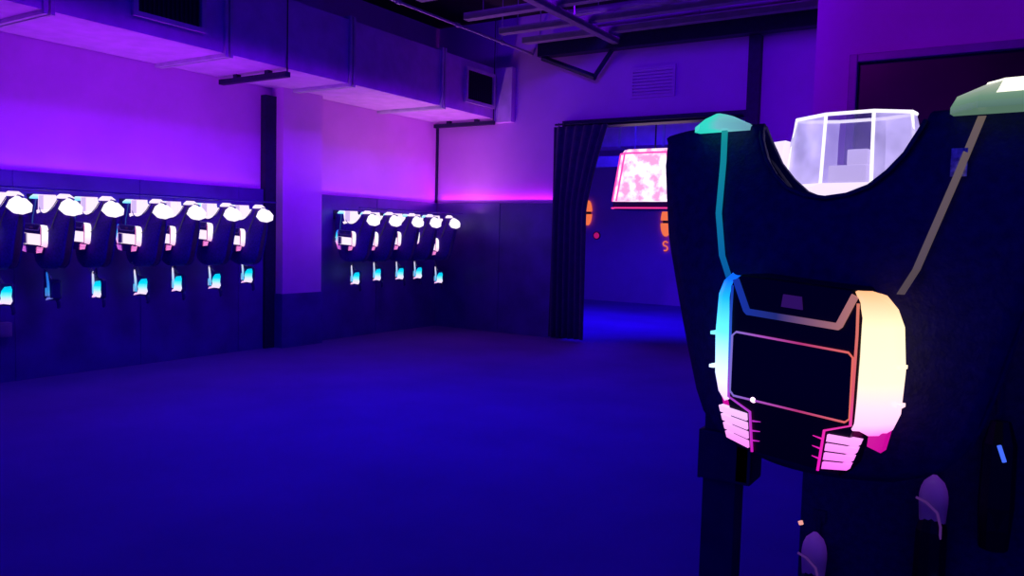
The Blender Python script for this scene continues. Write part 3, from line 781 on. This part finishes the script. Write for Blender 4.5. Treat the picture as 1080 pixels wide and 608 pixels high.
# black board behind the vest carrying spare phasers
bd = empty('rack_board', 'tall black board standing behind the foreground vest on feet', 'board', (-0.45, 2.12, 0))
MB().box((0, 0, .06), (1.5, .03, 1.44), .006).build('panel', M['fabric'], bd)
for x in (.1, 1.3):
    MB().box((x, -.2, 0), (x + .06, .24, .06), .006).build('foot', M['blackmetal'], bd)
M['ledblue'] = flat_glow('blue led', (70, 110, 255), 1.0); M['ledteal'] = flat_glow('teal led', (20, 170, 190), 0.8); M['ledpink'] = flat_glow('peach led', (255, 170, 160), 0.9)
def dark_phaser(loc, rx, label, led, ledpos, ledlen=0.02, cap=True, ledrad=0.006):
    p = empty('dark_phaser', label, 'phaser', loc, rx, 'unlit phasers on the black board')
    m = MB()
    m.tube([(0, -.04, -.30), (0, -.045, -.2), (0, -.045, -.06), (0, -.04, -.01)], [.03, .036, .034, .02], 10)
    m.box((-.022, -.075, -.26), (.022, -.03, -.12), .008)
    m.build('casing', M['plastic'], p)
    if cap:
        m = MB(); L = []
        for q in range(9):
            t = q / 8; z = -.055 + t * .125
            r = .031 * math.sqrt(max(0.03, 1 - max(0, (t - .55) / .45) ** 2)) * (0.86 + .14 * min(1, t * 2))
            L.append([(r * math.cos(a), -.045 + r * .8 * math.sin(a), z) for a in [2 * PI * k / 14 for k in range(14)]])
        m.loft(L); m.build('handle_cap', M['lavcap'], p, smooth=True)
        m = MB(); m.tube([(-.034 + .0, -.072, .018), (-.012, -.078, .012), (.012, -.08, -.008), (.02, -.078, -.04), (.02, -.07, -.07)], .003, 6); m.build('trigger_guard', M['lavguard'], p)
    m = MB(); m.tube([(0, -.012, .0), (0, -.008, .06), (0, -.004, .10)], .006, 6); m.box((-.015, -.006, .085), (.015, .0, .115)); m.build('hook_loop', M['blackmetal'], p)
    m = MB(); a = Vector(ledpos); m.tube([a, a + Vector((ledlen * .35, 0, -ledlen))], ledrad, 8); m.build('indicator_light', led, p)
    return p
bx, by = -0.43, 2.119
dark_phaser((-0.402, by, .650), 0, 'dark phaser with lavender handle cap at the left lower edge of the black board', M['ledpink'], (-.028, -.09, .106), .008)
dark_phaser((-0.145, by, .845), 0, 'dark phaser with tall dim purple handle cap in the middle of the black board', M['ledblue'], (.024, -.09, -.165), .03)
dark_phaser((-0.03, by, 1.07), 0.2, 'dark phaser with only a small blue indicator lit, rightmost on the black board', M['ledblue'], (-.01, -.09, -.055), .035, cap=False, ledrad=.0045)

# ------------------------------------------------------------------ lights
def area(name, loc, size, energy, col, target=None, rot=None, sy=None, spread=None):
    l = bpy.data.lights.new(name, 'AREA'); l.energy = energy; l.color = col
    l.shape = 'RECTANGLE'; l.size = size; l.size_y = sy or size
    if spread: l.spread = spread
    o = bpy.data.objects.new(name, l); COL.objects.link(o); o.location = loc
    if target is not None: o.rotation_euler = (Vector(target) - Vector(loc)).to_track_quat('-Z', 'Y').to_euler()
    elif rot is not None: o.rotation_euler = rot
    return o
def spot(name, loc, target, energy, col, size=60, blend=0.8, radius=0.15):
    l = bpy.data.lights.new(name, 'SPOT'); l.energy = energy; l.color = col; l.spot_size = math.radians(size); l.spot_blend = blend; l.shadow_soft_size = radius
    o = bpy.data.objects.new(name, l); COL.objects.link(o); o.location = loc
    o.rotation_euler = (Vector(target) - Vector(loc)).to_track_quat('-Z', 'Y').to_euler()
    return o
VIO = (0.26, 0.0, 1.0); MAG = (0.42, 0.01, 1.0); BLU = (0.035, 0.0, 1.0)
# lamps of the added light bars, and strips on the ledge of the boarding
BX = XL + DT + .723
area('added_bar_lamp_near', (BX, 4.62, 1.732), 0.02, 24, (0.4, 0.0, 1.0), rot=(0, PI, 0), sy=3.1)
area('added_bar_lamp_rear', (BX, 8.46, 1.732), 0.02, 16, (0.72, 0.36, 0.62), rot=(0, PI, 0), sy=2.3)
TL = 0.55
area('cove_strip_near', (XL + 0.04, 3.2, 1.93), 0.04, 2.5, (0.8, 0.1, 1.0), rot=(0, PI + TL, 0), sy=6.3)
area('cove_strip_rear', (XL + 0.04, 8.5, 1.92), 0.04, 2, (0.6, 0.15, 1.0), rot=(0, PI + TL, 0), sy=2.4)
area('cove_strip_far', (-6.6, YF - 0.04, 1.92), 2.0, 10, (0.6, 0.03, 1.0), rot=(PI + TL, 0, 0), sy=0.04)
# unseen linear wash lamp, added to brighten the boarding and vest rows
area('added_row_wash', (-4.5, 5.2, 4.2), 0.15, 46, (0.19, 0.0, 1.0), rot=(0, math.atan2(3.15, 2.65), 0), sy=9.0, spread=math.radians(34))
# ceiling floods of the hall
area('hall_flood', (-4.2, 5.0, 4.4), 2.5, 80, (0.008, 0.0, 1.0), rot=(0, 0, 0), spread=math.radians(110))
area('hall_flood_rear', (-2.2, -1.8, 3.9), 1.5, 24, (0.01, 0.0, 1.0), target=(-1.2, 1.2, 0.8))
spot('wall_flood', (-3.0, 1.0, 4.3), (-3.6, 9.8, 3.4), 1000, (0.12, 0.0, 1.0), 50)
spot('side_flood', (-2.5, 1.5, 4.3), (-0.6, 6.5, 3.4), 210, (0.6, 0.0, 1.0), 60, radius=0.4)
# room beyond
area('beyond_flood', (-5.8, 12.2, 4.4), 1.6, 185, (0.02, 0.0, 1.0), rot=(0, 0, 0), spread=math.radians(125))

w = bpy.data.worlds.new('world'); scene.world = w; w.use_nodes = True
w.node_tree.nodes['Background'].inputs['Color'].default_value = (0.01, 0.0, 1.0, 1)
w.node_tree.nodes['Background'].inputs['Strength'].default_value = 0.5

scene.view_settings.view_transform = 'Standard'
scene.view_settings.look = 'None'
scene.view_settings.gamma = 1.0
scene.view_settings.exposure = 0.0
scene.view_settings.use_curve_mapping = False
